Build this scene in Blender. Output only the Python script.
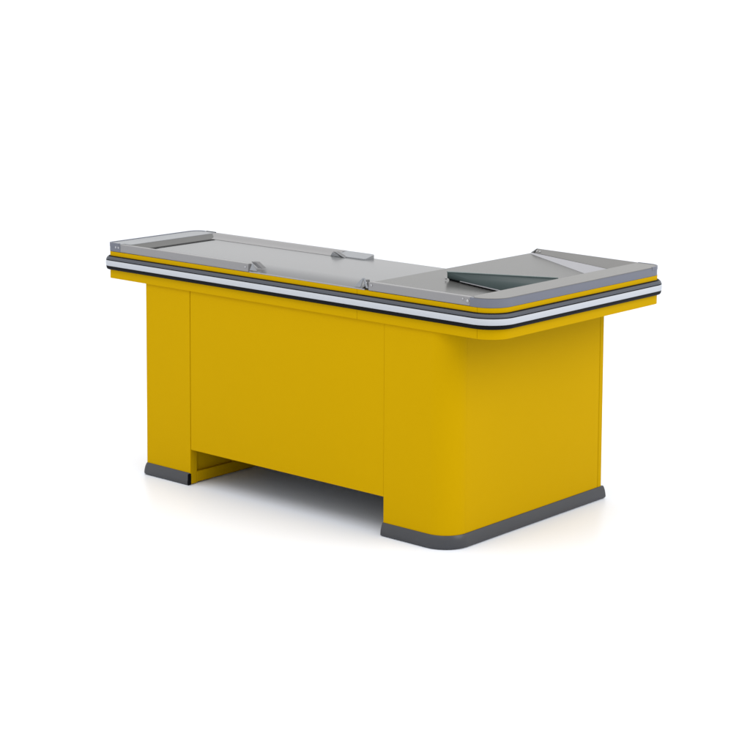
import bpy, bmesh, math
from mathutils import Vector, Matrix

S = bpy.context.scene
C = S.collection
for o in list(bpy.data.objects):
    bpy.data.objects.remove(o)

# ------------------------------------------------------------------ camera
cd = bpy.data.cameras.new('camera')
cam = bpy.data.objects.new('camera', cd)
C.objects.link(cam)
S.camera = cam
CAM_LOC = Vector((5.44319298, -4.93279201, 1.96736931))
_r = Vector((0.75378125, 0.6571008, 0.0056884)).normalized()
_f = Vector((-0.65255293, 0.74952757, -0.11127939)).normalized()
_u = _r.cross(_f).normalized()
_r = _f.cross(_u).normalized()
m = Matrix((( _r.x, _u.x, -_f.x, CAM_LOC.x), (_r.y, _u.y, -_f.y, CAM_LOC.y), (_r.z, _u.z, -_f.z, CAM_LOC.z), (0, 0, 0, 1)))
cam.matrix_world = m
cd.sensor_width = 36
cd.lens = 1948.2804 / 750 * 36
cd.shift_y = -(375 - 176.8) / 750
cd.clip_end = 500
cd.clip_start = 0.1

# ------------------------------------------------------------------ light
w = bpy.data.worlds.new('World')
S.world = w
w.use_nodes = True
bg = w.node_tree.nodes['Background']
bg.inputs[0].default_value = (1, 1, 1, 1)
bg.inputs[1].default_value = 1.16


def softbox(name, loc, target, sx, sy, power):
    ld = bpy.data.lights.new(name, 'AREA')
    ld.shape = 'RECTANGLE'
    ld.size, ld.size_y = sx, sy
    ld.energy = power
    o = bpy.data.objects.new(name, ld)
    C.objects.link(o)
    o.location = loc
    o.rotation_euler = (Vector(target) - Vector(loc)).to_track_quat('-Z', 'Y').to_euler()
    return o


softbox('overhead_softbox', (1.0, -1.2, 4.6), (0.8, 0.0, 0.3), 5.0, 5.0, 58)
softbox('front_softbox', (0.6, -1.5, 2.7), (0.6, 0.0, 0.8), 2.6, 1.0, 6)
softbox('side_softbox', (5.6, 1.4, 4.0), (1.5, 0.5, 0.2), 3.2, 3.2, 95)

S.view_settings.view_transform = 'Standard'
S.view_settings.look = 'None'
S.view_settings.exposure = 0
S.view_settings.gamma = 1


# ------------------------------------------------------------------ materials
def srgb(r, g, b):
    f = lambda c: (c / 255 / 12.92) if c / 255 <= .04045 else ((c / 255 + .055) / 1.055) ** 2.4
    return (f(r), f(g), f(b), 1)


def mat(name, col, rough=.4, metal=0.0, spec=.3, brush=None, bump=0.0, vary=.05, scale=8, coat=0.0):
    """principled paint/metal with a little procedural variation; brush = stretch of the grain per axis"""
    mt = bpy.data.materials.new(name)
    mt.use_nodes = True
    nt = mt.node_tree
    p = nt.nodes['Principled BSDF']
    p.inputs['Roughness'].default_value = rough
    p.inputs['Metallic'].default_value = metal
    p.inputs['Specular IOR Level'].default_value = spec
    p.inputs['Coat Weight'].default_value = coat
    p.inputs['Coat Roughness'].default_value = .15
    tc = nt.nodes.new('ShaderNodeTexCoord')
    mp = nt.nodes.new('ShaderNodeMapping')
    mp.inputs['Scale'].default_value = brush or (1, 1, 1)
    nz = nt.nodes.new('ShaderNodeTexNoise')
    nz.inputs['Scale'].default_value = scale
    nz.inputs['Detail'].default_value = 4
    nt.links.new(tc.outputs['Object'], mp.inputs['Vector'])
    nt.links.new(mp.outputs['Vector'], nz.inputs['Vector'])
    mx = nt.nodes.new('ShaderNodeMix')
    mx.data_type = 'RGBA'
    nt.links.new(nz.outputs['Fac'], mx.inputs['Factor'])
    mx.inputs['A'].default_value = (*[c * (1 - vary) for c in col[:3]], 1)
    mx.inputs['B'].default_value = (*[min(1, c * (1 + vary)) for c in col[:3]], 1)
    nt.links.new(mx.outputs['Result'], p.inputs['Base Color'])
    if bump:
        b = nt.nodes.new('ShaderNodeBump')
        b.inputs['Strength'].default_value = bump
        b.inputs['Distance'].default_value = .002
        nt.links.new(nz.outputs['Fac'], b.inputs['Height'])
        nt.links.new(b.outputs['Normal'], p.inputs['Normal'])
    return mt


YEL = mat('yellow_enamel', (.485, .290, .0004, 1), rough=.5, spec=.015, vary=.015, scale=3)
PLINTH = mat('grey_plinth_plastic', (.028, .030, .036, 1), rough=.36, spec=.5)
BELT = mat('grey_conveyor_rubber', (.160, .163, .168, 1), rough=.22, spec=.2, vary=.03, brush=(2, 60, 2), scale=4)
STEEL = mat('brushed_steel_tray', (.088, .088, .086, 1), rough=.24, spec=.32, vary=.06, brush=(3, 120, 3), scale=5)
RAIL = mat('satin_aluminium_rail', (.235, .232, .236, 1), rough=.35, spec=.2, vary=.03, brush=(2, 40, 40), scale=4)
RAILTOP = mat('satin_aluminium_top', (.172, .170, .166, 1), rough=.35, spec=.15, vary=.03)
BLUE = mat('blue_grey_reflection', (.140, .148, .180, 1), rough=.4, spec=.2, vary=.03)  # side rail's bluish reflection put into the colour; caps and trims share it
LINING = mat('white_lining_sheet', (.32, .32, .34, 1), rough=.35, spec=.15, vary=.03)
PALE = mat('pale_aluminium', (.25, .26, .275, 1), rough=.35, spec=.15, vary=.03)
WHITE = mat('pale_bumper_vinyl', (.44, .46, .495, 1), rough=.4, spec=.2, vary=.02)
GREYB = mat('grey_bumper_rubber', (.062, .068, .083, 1), rough=.4, spec=.25)
BLACK = mat('black_rubber', (.004, .004, .005, 1), rough=.5, spec=.06)
TEAL = mat('dark_teal_reflection', (.056, .075, .076, 1), rough=.4, spec=.04, vary=.06)  # flap metal's dark reflection put into the base colour
TRIM = mat('grey_teal_trim', (.16, .20, .20, 1), rough=.4, spec=.1, vary=.03)
RAMP = mat('dark_grey_ramp', (.095, .095, .093, 1), rough=.35, spec=.12, vary=.04)
DARK = mat('dark_bracket_metal', (.125, .125, .128, 1), rough=.35, spec=.3)
SCREW = mat('zinc_screw', (.42, .42, .43, 1), rough=.35, metal=1, spec=.5)
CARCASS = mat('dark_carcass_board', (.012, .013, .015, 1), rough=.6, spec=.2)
FLOOR = mat('white_studio_floor', (.880, .915, .985, 1), rough=.3, spec=.12, vary=.004, scale=2)


# ------------------------------------------------------------------ mesh helpers
def obj(name, bm, material, parent=None, bevel=0, smooth=True):
    bmesh.ops.recalc_face_normals(bm, faces=bm.faces)
    me = bpy.data.meshes.new(name)
    bm.to_mesh(me)
    bm.free()
    if smooth:
        for p in me.polygons:
            p.use_smooth = True
        me.set_sharp_from_angle(angle=math.radians(35))
    me.materials.append(material)
    o = bpy.data.objects.new(name, me)
    C.objects.link(o)
    if parent:
        o.parent = parent
    if bevel:
        md = o.modifiers.new('bevel', 'BEVEL')
        md.width = bevel
        md.segments = 2
        md.limit_method = 'ANGLE'
        md.angle_limit = math.radians(40)
        md.harden_normals = True
    return o


def box(bm, x0, x1, y0, y1, z0, z1):
    v = [bm.verts.new((x, y, z)) for z in (z0, z1) for (x, y) in ((x0, y0), (x1, y0), (x1, y1), (x0, y1))]
    for f in ((3, 2, 1, 0), (4, 5, 6, 7), (0, 1, 5, 4), (1, 2, 6, 5), (2, 3, 7, 6), (3, 0, 4, 7)):
        bm.faces.new([v[i] for i in f])
    return bm


def B(*a):
    return box(bmesh.new(), *a)


def prism(bm, poly, z0, z1):
    a = [bm.verts.new((x, y, z0)) for x, y in poly]
    b = [bm.verts.new((x, y, z1)) for x, y in poly]
    n = len(poly)
    bm.faces.new(a[::-1])
    bm.faces.new(b)
    for i in range(n):
        bm.faces.new((a[i], a[(i + 1) % n], b[(i + 1) % n], b[i]))
    return bm


def hull(bm, bottom, top):
    """solid between two matching loops of 3-D points"""
    a = [bm.verts.new(p) for p in bottom]
    b = [bm.verts.new(p) for p in top]
    n = len(a)
    bm.faces.new(a[::-1])
    bm.faces.new(b)
    for i in range(n):
        bm.faces.new((a[i], a[(i + 1) % n], b[(i + 1) % n], b[i]))
    return bm


def rounded(pts, radii, seg=14):
    out = []
    for i, p in enumerate(pts):
        r = radii[i]
        if r == 0 or i in (0, len(pts) - 1):
            out.append(Vector(p))
            continue
        p = Vector(p)
        a = (Vector(pts[i - 1]) - p).normalized()
        b = (Vector(pts[i + 1]) - p).normalized()
        c = p + (a + b) * r
        s, e = p + a * r, p + b * r
        a0 = math.atan2(s.y - c.y, s.x - c.x)
        a1 = math.atan2(e.y - c.y, e.x - c.x)
        d = (a1 - a0 + math.pi) % (2 * math.pi) - math.pi
        for k in range(seg + 1):
            t = a0 + d * k / seg
            out.append(Vector((c.x + r * math.cos(t), c.y + r * math.sin(t))))
    return out


def subpath(path, s0, s1):
    out, s = [], 0
    for a, b in zip(path, path[1:]):
        l = (b - a).length
        for q in (s0, s1):
            if s <= q <= s + l and l > 0:
                out.append((q, a.lerp(b, (q - s) / l)))
        if s0 < s + l < s1:
            out.append((s + l, b))
        s += l
    out.sort(key=lambda t: t[0])
    res = []
    for q, p in out:
        if not res or (p - res[-1]).length > 1e-6:
            res.append(p)
    return res


def length(path):
    return sum((b - a).length for a, b in zip(path, path[1:]))


def sweep(bm, path, prof):
    """closed profile of (out, z) carried along an open plan path; out is to the right of travel"""
    rings = []
    n = len(path)
    for i, p in enumerate(path):
        d0 = (path[i] - path[i - 1]).normalized() if i else (path[1] - path[0]).normalized()
        d1 = (path[i + 1] - path[i]).normalized() if i < n - 1 else d0
        n0, n1 = Vector((d0.y, -d0.x)), Vector((d1.y, -d1.x))
        mm = (n0 + n1)
        mm = mm / max(.3, mm.length_squared) * 2
        rings.append([bm.verts.new((p.x + mm.x * o, p.y + mm.y * o, z)) for o, z in prof])
    k = len(prof)
    for a, b in zip(rings, rings[1:]):
        for j in range(k):
            bm.faces.new((a[j], a[(j + 1) % k], b[(j + 1) % k], b[j]))
    bm.faces.new(rings[0])
    bm.faces.new(rings[-1][::-1])
    return bm


def disc(bm, c, axis, r, h, seg=16):
    """little domed screw head: axis is the outward direction"""
    ax = Vector(axis).normalized()
    t = ax.orthogonal().normalized()
    b = ax.cross(t)
    c = Vector(c)
    rings = []
    for rr, hh in ((r, 0), (r, h * .5), (r * .75, h * .85)):
        rings.append([bm.verts.new(c + ax * hh + (t * math.cos(2 * math.pi * k / seg) + b * math.sin(2 * math.pi * k / seg)) * rr) for k in range(seg)])
    for p, q in zip(rings, rings[1:]):
        for k in range(seg):
            bm.faces.new((p[k], p[(k + 1) % seg], q[(k + 1) % seg], q[k]))
    bm.faces.new(rings[-1])
    bm.faces.new(rings[0][::-1])
    return bm


# ------------------------------------------------------------------ setting
bm = bmesh.new()
bmesh.ops.create_circle(bm, cap_ends=True, segments=96, radius=12.0)
fl = obj('floor', bm, FLOOR, smooth=False)
fl['kind'] = 'structure'

# ------------------------------------------------------------------ the counter
ct = bpy.data.objects.new('checkout_counter', None)
C.objects.link(ct)
ct.location = (0, 0, 0)
ct['label'] = 'yellow L-shaped supermarket checkout counter with grey belt top and striped bumper, standing on white floor'
ct['category'] = 'checkout counter'

XA, XB, XR, YD = .240, 1.195, 1.484, .891        # pedestal edge, cabinet edge, right face, depth
YM = .44                                         # depth of the belt side
ZP, ZS, ZY, ZT = .0456, .740, .8435, .875        # plinth top, skirt foot, skirt top, rail top
X0, X1, Y0, Y1 = -.2040, 1.672, -.009, .977     # outline of the top
XW, YB, ZF = 1.10, .462, .8625                   # wing's left edge, belt's back edge, belt height
G = .0006                                        # half of a panel joint

# left pedestal: front and body, with a recessed panel framed on its inner side
bm = prism(bmesh.new(), [(0, 0), (XA - G, 0), (XA - G, .034), (XA - .016, .034), (XA - .016, YM - .02), (0, YM - .02)], .003, ZS + .01)
ped = obj('pedestal', bm, YEL, ct, .0015)
bm = B(XA - .0155, XA - G, .0345, YM - .03, .006, .046)
box(bm, XA - .0155, XA - G, .226, .30, .0465, .075)
obj('side_frame', bm, YEL, ped, .001)

# front panel, lifted clear of the floor
bm = B(XA + G, XB - G, .001, .022, .1352, ZS + .01)
obj('front_panel', bm, YEL, ct, .002)

# end cabinet: rounded corner panel, side panel and rear trim over a dark carcass
R = .088
corner_path = rounded([(XB + G, 0), (XR, 0), (XR, R + .0001)], [0, R, 0], 20)
obj('corner_panel', sweep(bmesh.new(), corner_path, [(0, .004), (0, ZS + .01), (-.018, ZS + .01), (-.018, .004)]), YEL, ct)
obj('side_panel', B(XR - .018, XR - .0004, R + .0007, .8665, .004, ZS + .01), YEL, ct, .0008)
obj('rear_trim', B(XR - .05, XR, .8685, YD, .004, ZS + .01), YEL, ct, .003)
bm = bmesh.new()
cpoly = [(XB + .004, .019)] + [(p.x - .019, p.y + .019) for p in corner_path[1:-1]] + [(XR - .0195, .86), (XB + .004, .86)]
prism(bm, cpoly, .006, ZS + .005)
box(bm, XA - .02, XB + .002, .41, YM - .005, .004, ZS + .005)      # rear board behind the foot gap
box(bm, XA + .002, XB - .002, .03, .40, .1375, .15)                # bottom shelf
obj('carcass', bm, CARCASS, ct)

# plinths: soft bulging profile
prof = [(-.004, .001), (.008, .001), (.0125, .004), (.0135, .009), (.0125, .018), (.0100, .029), (.0060, .040), (.002, ZP), (-.004, ZP + .0005)]
pp = rounded([(-.0005, .41), (-.0005, -.0005), (XA - .003, -.0005)], [0, .006, 0], 6)
p1 = obj('plinth', sweep(bmesh.new(), pp, prof), PLINTH, ct)
obj('end_cap', B(XA - .0031, XA + .0003, -.0128, .004, .001, .044), BLACK, p1, .003)
pp = rounded([(XB - .001, -.0005), (XR + .0005, -.0005), (XR + .0005, YD + .006)], [0, R, 0], 20)
p2 = obj('plinth', sweep(bmesh.new(), pp, prof), PLINTH, ct)
capp = [(o * 1.03, z) for o, z in prof]
obj('end_cap', sweep(bmesh.new(), [Vector((XR + .0005, YD + .0062)), Vector((XR + .0005, YD + .010))], capp), PLINTH, p2, .0015)

# skirt round the top, in three lengths with fine joints
per = rounded([(X0, YB), (X0, Y0), (X1, Y0), (X1, Y1), (XW, Y1)], [0, .020, .085, .045, 0], 18)
s_front = (YB - Y0) - .020 + .020 * math.pi / 2           # arc length at x = X0 + .020
sx = lambda x: s_front + (x - X0 - .020)
Ltot = length(per)
sk = [(0, ZS), (0, ZY), (-.014, ZY), (-.014, ZS)]
for a, b in ((0, sx(1.078) - .0005), (sx(1.078) + .0005, sx(1.599)), (sx(1.600), Ltot)):
    obj('skirt_panel', sweep(bmesh.new(), subpath(per, a, b), sk), YEL, ct)
bm = B(X0 + .006, XW, YB - .002, YB + .010, ZS, ZF - .004)
box(bm, XW - .002, XW + .010, YB + .0105, Y1 - .006, ZS, ZF - .006)
obj('inner_skirt', bm, YEL, ct)

# bumper: pale vinyl band between a grey cushion strip and a black lower strip
wp = [(.0005, .7890), (.0190, .7890), (.0205, .791), (.0215, .800), (.0205, .809), (.0190, .8110), (.0005, .8110)]
gp = [(.0005, .8110), (.0190, .8130), (.0185, .8155), (.0165, .8200), (.0120, .8238), (.0095, .8246), (.0005, .8248)]
bp_ = [(.0005, .7740), (.0100, .7740), (.0150, .7760), (.0180, .7800), (.0196, .7890), (.0005, .7890)]
flat = lambda pr: [(o * .8 if o > .001 else o, z) for o, z in pr]
wp, gp, bp_ = flat(wp), flat(gp), flat(bp_)
bum = obj('bumper', sweep(bmesh.new(), per, wp), WHITE, ct)
obj('cushion_strip', sweep(bmesh.new(), per, gp), GREYB, bum)
obj('edge_strip', sweep(bmesh.new(), per, bp_), BLACK, bum)
obj('groove', sweep(bmesh.new(), per, [(.0005, .8249), (.0074, .8249), (.0052, .8270), (.0005, .8276)]), BLACK, bum)
obj('groove', sweep(bmesh.new(), per, [(.0005, .8105), (.0161, .8105), (.0158, .8134), (.0005, .8134)]), BLACK, bum)

# deck: the slab the belt and tray sit on
bm = prism(bmesh.new(), [(X0 + .016, Y0 + .015), (X1 - .06, Y0 + .015), (X1 - .016, .06), (X1 - .016, Y1 - .016), (XW + .012, Y1 - .016), (XW + .012, YB - .004), (X0 + .016, YB - .004)], ZS + .006, ZS + .028)
obj('deck', bm, CARCASS, ct)

# conveyor belt with its front nosing and the dark gap at its tail
ya, yb = Y0 + .003, YB - .003
xa, xb = -.033, XW - .004
sec = [(ya, .80), (ya, .8470), (ya + .018, .8540), (ya + .050, .8600), (ya + .090, ZF), (yb - .004, ZF), (yb, ZF - .004), (yb, .80)]
bm = hull(bmesh.new(), [(xa, y, z) for y, z in sec], [(xb, y, z) for y, z in sec])
belt = obj('conveyor_belt', bm, BELT, ct)
obj('nosing', B(.56, 1.11, ya - .002, ya + .002, .8442, .8472), LINING, belt)
obj('belt_gap', B(-.0410, -.0200, .0125, .385, .82, ZF + .0015), BLACK, ct)

# left end of the top: aluminium end rail, ramp down to the belt, corner caps
lp = rounded([(-.097, .4655), (X0, .4655), (X0, Y0), (-.134, Y0), (-.134, .0125), (-.097, .0125)], [0, .045, .020, 0, 0, 0], 10)
bm = prism(bmesh.new(), [(p.x, p.y) for p in lp], ZY + .001, ZT + .001)
er = obj('end_rail', bm, PALE, ct, .0015)
tp0 = rounded([(-.158, .4655), (X0, .4655), (X0, Y0), (-.14, Y0)], [0, .045, .020, 0], 10)
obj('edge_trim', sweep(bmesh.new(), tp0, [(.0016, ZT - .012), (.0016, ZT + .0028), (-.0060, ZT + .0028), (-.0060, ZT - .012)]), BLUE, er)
obj('rail_end', B(-.155, -.10, .4655, .470, ZY + .012, ZT + .003), BLACK, er, .001)
bm = hull(bmesh.new(), [(-.0965, .0125, ZY), (-.0415, .0125, ZY), (-.0415, .44, ZY), (-.0965, .44, ZY)],
          [(-.0965, .0125, ZT - .0005), (-.0415, .0125, ZF), (-.0415, .40, ZF), (-.0965, .44, ZT - .0005)])
obj('belt_ramp', bm, RAMP, ct)
cp = rounded([(X0 - .0008, .06), (X0 - .0008, Y0 - .0008), (-.135, Y0 - .0008)], [0, .021, 0], 8)
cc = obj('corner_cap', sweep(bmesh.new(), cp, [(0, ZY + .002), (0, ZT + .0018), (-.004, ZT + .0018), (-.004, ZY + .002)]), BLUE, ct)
for x in (-.158, -.143):
    obj('screw', disc(bmesh.new(), (x, Y0 - .001, .862), (0, -1, 0), .0042, .0015), SCREW, cc)

# front rails either side of the belt, and their end brackets
for xa, xb in ((-.1345, .553), (1.128, 1.5685)):
    bm = hull(bmesh.new(), [(xa, Y0, ZY + .001), (xb, Y0, ZY + .001), (xb, .012, ZY + .001), (xa, .012, ZY + .001)],
              [(xa, Y0 + .001, ZT), (xb, Y0 + .001, ZT), (xb, .012, ZT - .001), (xa, .012, ZT - .001)])
    obj('front_rail', bm, RAIL, ct, .003)


def wedge(x0, x1, dx, y0, y1, z0, z1, material, parent, name):
    """slanted block: foot x0..x1, head shifted back by dx"""
    bm = hull(bmesh.new(), [(x0, y0, z0), (x1, y0, z0), (x1, y1, z0), (x0, y1, z0)],
              [(x0 - dx, y0, z1), (x1 - dx, y0, z1), (x1 - dx, y1, z1), (x0 - dx, y1, z1)])
    return obj(name, bm, material, parent, .0012)


def gusset(xs, y, t, parent, material):
    bm = hull(bmesh.new(), [(x, y, z) for x, z in xs], [(x, y + t, z) for x, z in xs])
    return obj('gusset', bm, material, parent, .0008)


b1 = wedge(.596, .620, .034, -.002, .018, ZF + .0005, .883, DARK, ct, 'end_bracket')
gusset([(.560, .852), (.596, .852), (.574, .879)], -.008, .004, b1, PALE)
obj('screw', disc(bmesh.new(), (.540, Y0 - .0002, .862), (0, -1, 0), .004, .002), SCREW, b1)
b2 = wedge(1.106, 1.121, .004, -.004, .012, ZF - .006, .879, DARK, ct, 'end_bracket')
gusset([(1.062, .852), (1.092, .852), (1.106, .884), (1.100, .884)], -.008, .004, b2, PALE)
gusset([(1.118, .852), (1.128, .852), (1.110, .886), (1.104, .886)], -.0085, .004, b2, PALE)
obj('screw', disc(bmesh.new(), (1.114, -.0045, .868), (0, -1, 0), .006, .003), SCREW, b2)
obj('screw', disc(bmesh.new(), (1.143, Y0 - .0002, .864), (0, -1, 0), .004, .002), SCREW, b2)

# back guide of the belt, its bracket and the short rail behind it
bm = hull(bmesh.new(), [(-.10, .474, .80), (-.10, .392, .80), (-.10, .392, ZF + .0015), (-.10, .43, ZF + .005), (-.10, .450, ZT), (-.10, .474, ZT)],
          [(.60, .474, .80), (.60, .392, .80), (.60, .392, ZF + .0015), (.60, .43, ZF + .005), (.60, .450, ZT), (.60, .474, ZT)])
obj('back_guide', bm, RAIL, ct, .001)
rp = rounded([(.60, .472), (.752, .472), (.752, .40), (.60, .40)], [0, .030, .012, 0], 8)
bm = hull(bmesh.new(), [(p.x, p.y, .80) for p in rp], [(p.x, p.y, ZT if p.y > .44 else ZF + .004) for p in rp])
obj('back_rail', bm, PALE, ct, .001)
b3 = wedge(.645, .664, .046, .392, .408, ZF + .0005, .880, DARK, ct, 'end_bracket')
wedge(.658, .666, .046, .388, .3915, ZF + .0005, .8805, PALE, b3, 'bracket_edge')
gusset([(.590, ZF + .001), (.640, ZF + .001), (.601, .878)], .390, .004, b3, PALE)

# wing: collecting tray falling to the right
fz = lambda x: ZF + .0006 - .092 * (x - 1.11)
XI = X1 - .103                                           # inner edge of the right rail
bm = hull(bmesh.new(), [(XW, .0125, .775), (XI, .0125, .775), (XI, .95, .775), (XW, .95, .775)],
          [(XW, .0125, fz(XW)), (XI, .0125, fz(XI)), (XI, .95, fz(XI)), (XW, .95, fz(XW))])
obj('collecting_tray', bm, STEEL, ct)

# right rail: face coloured blue-grey for its reflection, aluminium top, round the front corner
op = rounded([(1.5695, Y0), (X1, Y0), (X1, Y1), (1.5695, Y1)], [0, .085, .047, 0], 18)
poly = [(p.x, p.y) for p in op] + [(XI, Y1), (XI, .0125), (1.5695, .0125)]
poly = [q for i, q in enumerate(poly) if i == 0 or (Vector(q) - Vector(poly[i - 1])).length > 1e-4]
tp1 = rounded([(X1, .55), (X1, Y1), (1.30, Y1)], [0, .047, 0], 12)
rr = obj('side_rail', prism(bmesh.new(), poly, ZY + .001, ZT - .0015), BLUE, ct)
tp = [(p.x - .0005, p.y) for p in op]
poly2 = [(XI, .0125)] + [(p.x, p.y) for p in op[1:-1]] + [(XI, Y1)]
obj('rail_top', prism(bmesh.new(), poly2, ZT - .0013, ZT + .0012), RAILTOP, rr, .0008)
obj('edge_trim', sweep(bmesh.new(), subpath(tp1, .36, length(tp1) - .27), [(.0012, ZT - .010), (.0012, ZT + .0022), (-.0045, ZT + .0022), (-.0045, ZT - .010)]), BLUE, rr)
obj('rail_lining', B(XI - .001, XI + .004, .013, .95, .776, ZY + .0005), RAIL, rr)
obj('screw', disc(bmesh.new(), (1.560, Y0 - .0003, .861), (0, -1, 0), .0052, .003), SCREW, rr)
obj('screw', disc(bmesh.new(), (1.540, Y0 - .0003, .866), (0, -1, 0), .0032, .002), SCREW, rr)

# wing back rail: grey top strip and a pale lining that slopes to the tray
U0, U1 = (1.122, .953, .868), (XI, .888, .850)
F0, F1 = (1.104, .944, fz(1.104) + .0005), (XI, .803, fz(XI) + .0005)
bm = hull(bmesh.new(), [(1.115, Y1, .80), (XI, Y1, .80), (XI, U1[1], .80), (1.115, U0[1], .80)],
          [(1.115, Y1, ZT + .006), (XI, Y1, ZT + .001), U1, U0])
wr = obj('wing_rail', bm, RAILTOP, ct, .001)
bm = hull(bmesh.new(), [(1.104, .9535, .80), (XI, U1[1] + .001, .80), (XI, F1[1], .80), (F0[0], F0[1], .80)],
          [(1.104, .9535, U0[2] - .001), (XI, U1[1] + .001, U1[2] - .001), F1, F0])
obj('rail_lining', bm, LINING, wr)
bm = hull(bmesh.new(), [(1.102, Y1 + .001, .80), (1.1145, Y1 + .001, .80), (1.1145, .954, .80), (1.102, .954, .80)],
          [(1.102, Y1 + .001, ZT - .001), (1.1145, Y1 + .001, ZT + .007), (1.1145, .954, .872), (1.102, .954, .867)])
obj('rail_end', bm, DARK, wr, .001)
for x in (1.128, 1.142):
    obj('screw', disc(bmesh.new(), (x, .9565, .874), (0, -.5, 1), .004, .002), SCREW, wr)
obj('screw', disc(bmesh.new(), (1.556, .905, .8575), (0, -.4, 1), .004, .002), DARK, wr)

# tilted triangular divider flap on the tray, hinged along its right edge
A, D = Vector((1.224, .300, .882)), Vector((1.224, .301, .8612))
Bq, Cq = Vector((1.420, .686, fz(1.420) + .001)), Vector((1.444, .317, fz(1.444) + .0085))
E, F = Vector((1.50, .700, fz(1.5) + .001)), Vector((1.50, .317, fz(1.5) + .0085))
T = Vector((.003, .010, -.006))
bm = bmesh.new()
a, b, e, f, c, d = [bm.verts.new(p) for p in (A, Bq, E, F, Cq, D)]
lo = [bm.verts.new(p + T) for p in (A, Bq, E, F, Cq, D)]
for q in ((a, c, b), (a, d, c), (b, c, f, e)):
    bm.faces.new(q)
ring = [a, b, e, f, c, d]
for i in range(6):
    bm.faces.new((ring[i], ring[(i + 1) % 6], lo[(i + 1) % 6], lo[i]))
for q in ((0, 1, 4), (0, 4, 5), (1, 2, 3, 4)):
    bm.faces.new([lo[i] for i in q])
fp = obj('divider_flap', bm, TEAL, ct, smooth=False)
for k in range(3):
    fp.data.polygons[k].use_smooth = True
ev = (Bq - A).normalized()
nv = Vector((-ev.y, ev.x, 0)).normalized()
bm = hull(bmesh.new(), [A + o for o in (nv * -.004, nv * .004, nv * .004 + Vector((0, 0, .0028)), nv * -.004 + Vector((0, 0, .0028)))],
          [Bq + o for o in (nv * -.004, nv * .004, nv * .004 + Vector((0, 0, .0028)), nv * -.004 + Vector((0, 0, .0028)))])
obj('top_trim', bm, TRIM, fp)
Em = D.lerp(Cq, .25)
bm = hull(bmesh.new(), [Em + Vector(o) for o in ((0, -.003, -.0018), (0, .001, -.0018), (0, .001, .0004), (0, -.003, .0004))],
          [F + Vector(o) for o in ((0, -.003, -.0018), (0, .001, -.0018), (0, .001, .0012), (0, -.003, .0012))])
obj('flap_edge', bm, LINING, fp)
bm = hull(bmesh.new(), [(1.228, .306, fz(1.228) + .0004), (1.50, .322, fz(1.5) + .0004), (1.50, .326, fz(1.5) + .0004), (1.228, .310, fz(1.228) + .0004)],
          [(1.228, .306, .8600), (1.50, .322, fz(1.5) + .0065), (1.50, .326, fz(1.5) + .0065), (1.228, .310, .8600)])
obj('gap_shade_strip', bm, BLACK, fp)  # black strip standing in for the shade in the gap under the flap
obj('hinge_pin', disc(bmesh.new(), (1.2215, .298, .8600), (-.3, -1, 0), .004, .004), SCREW, fp)
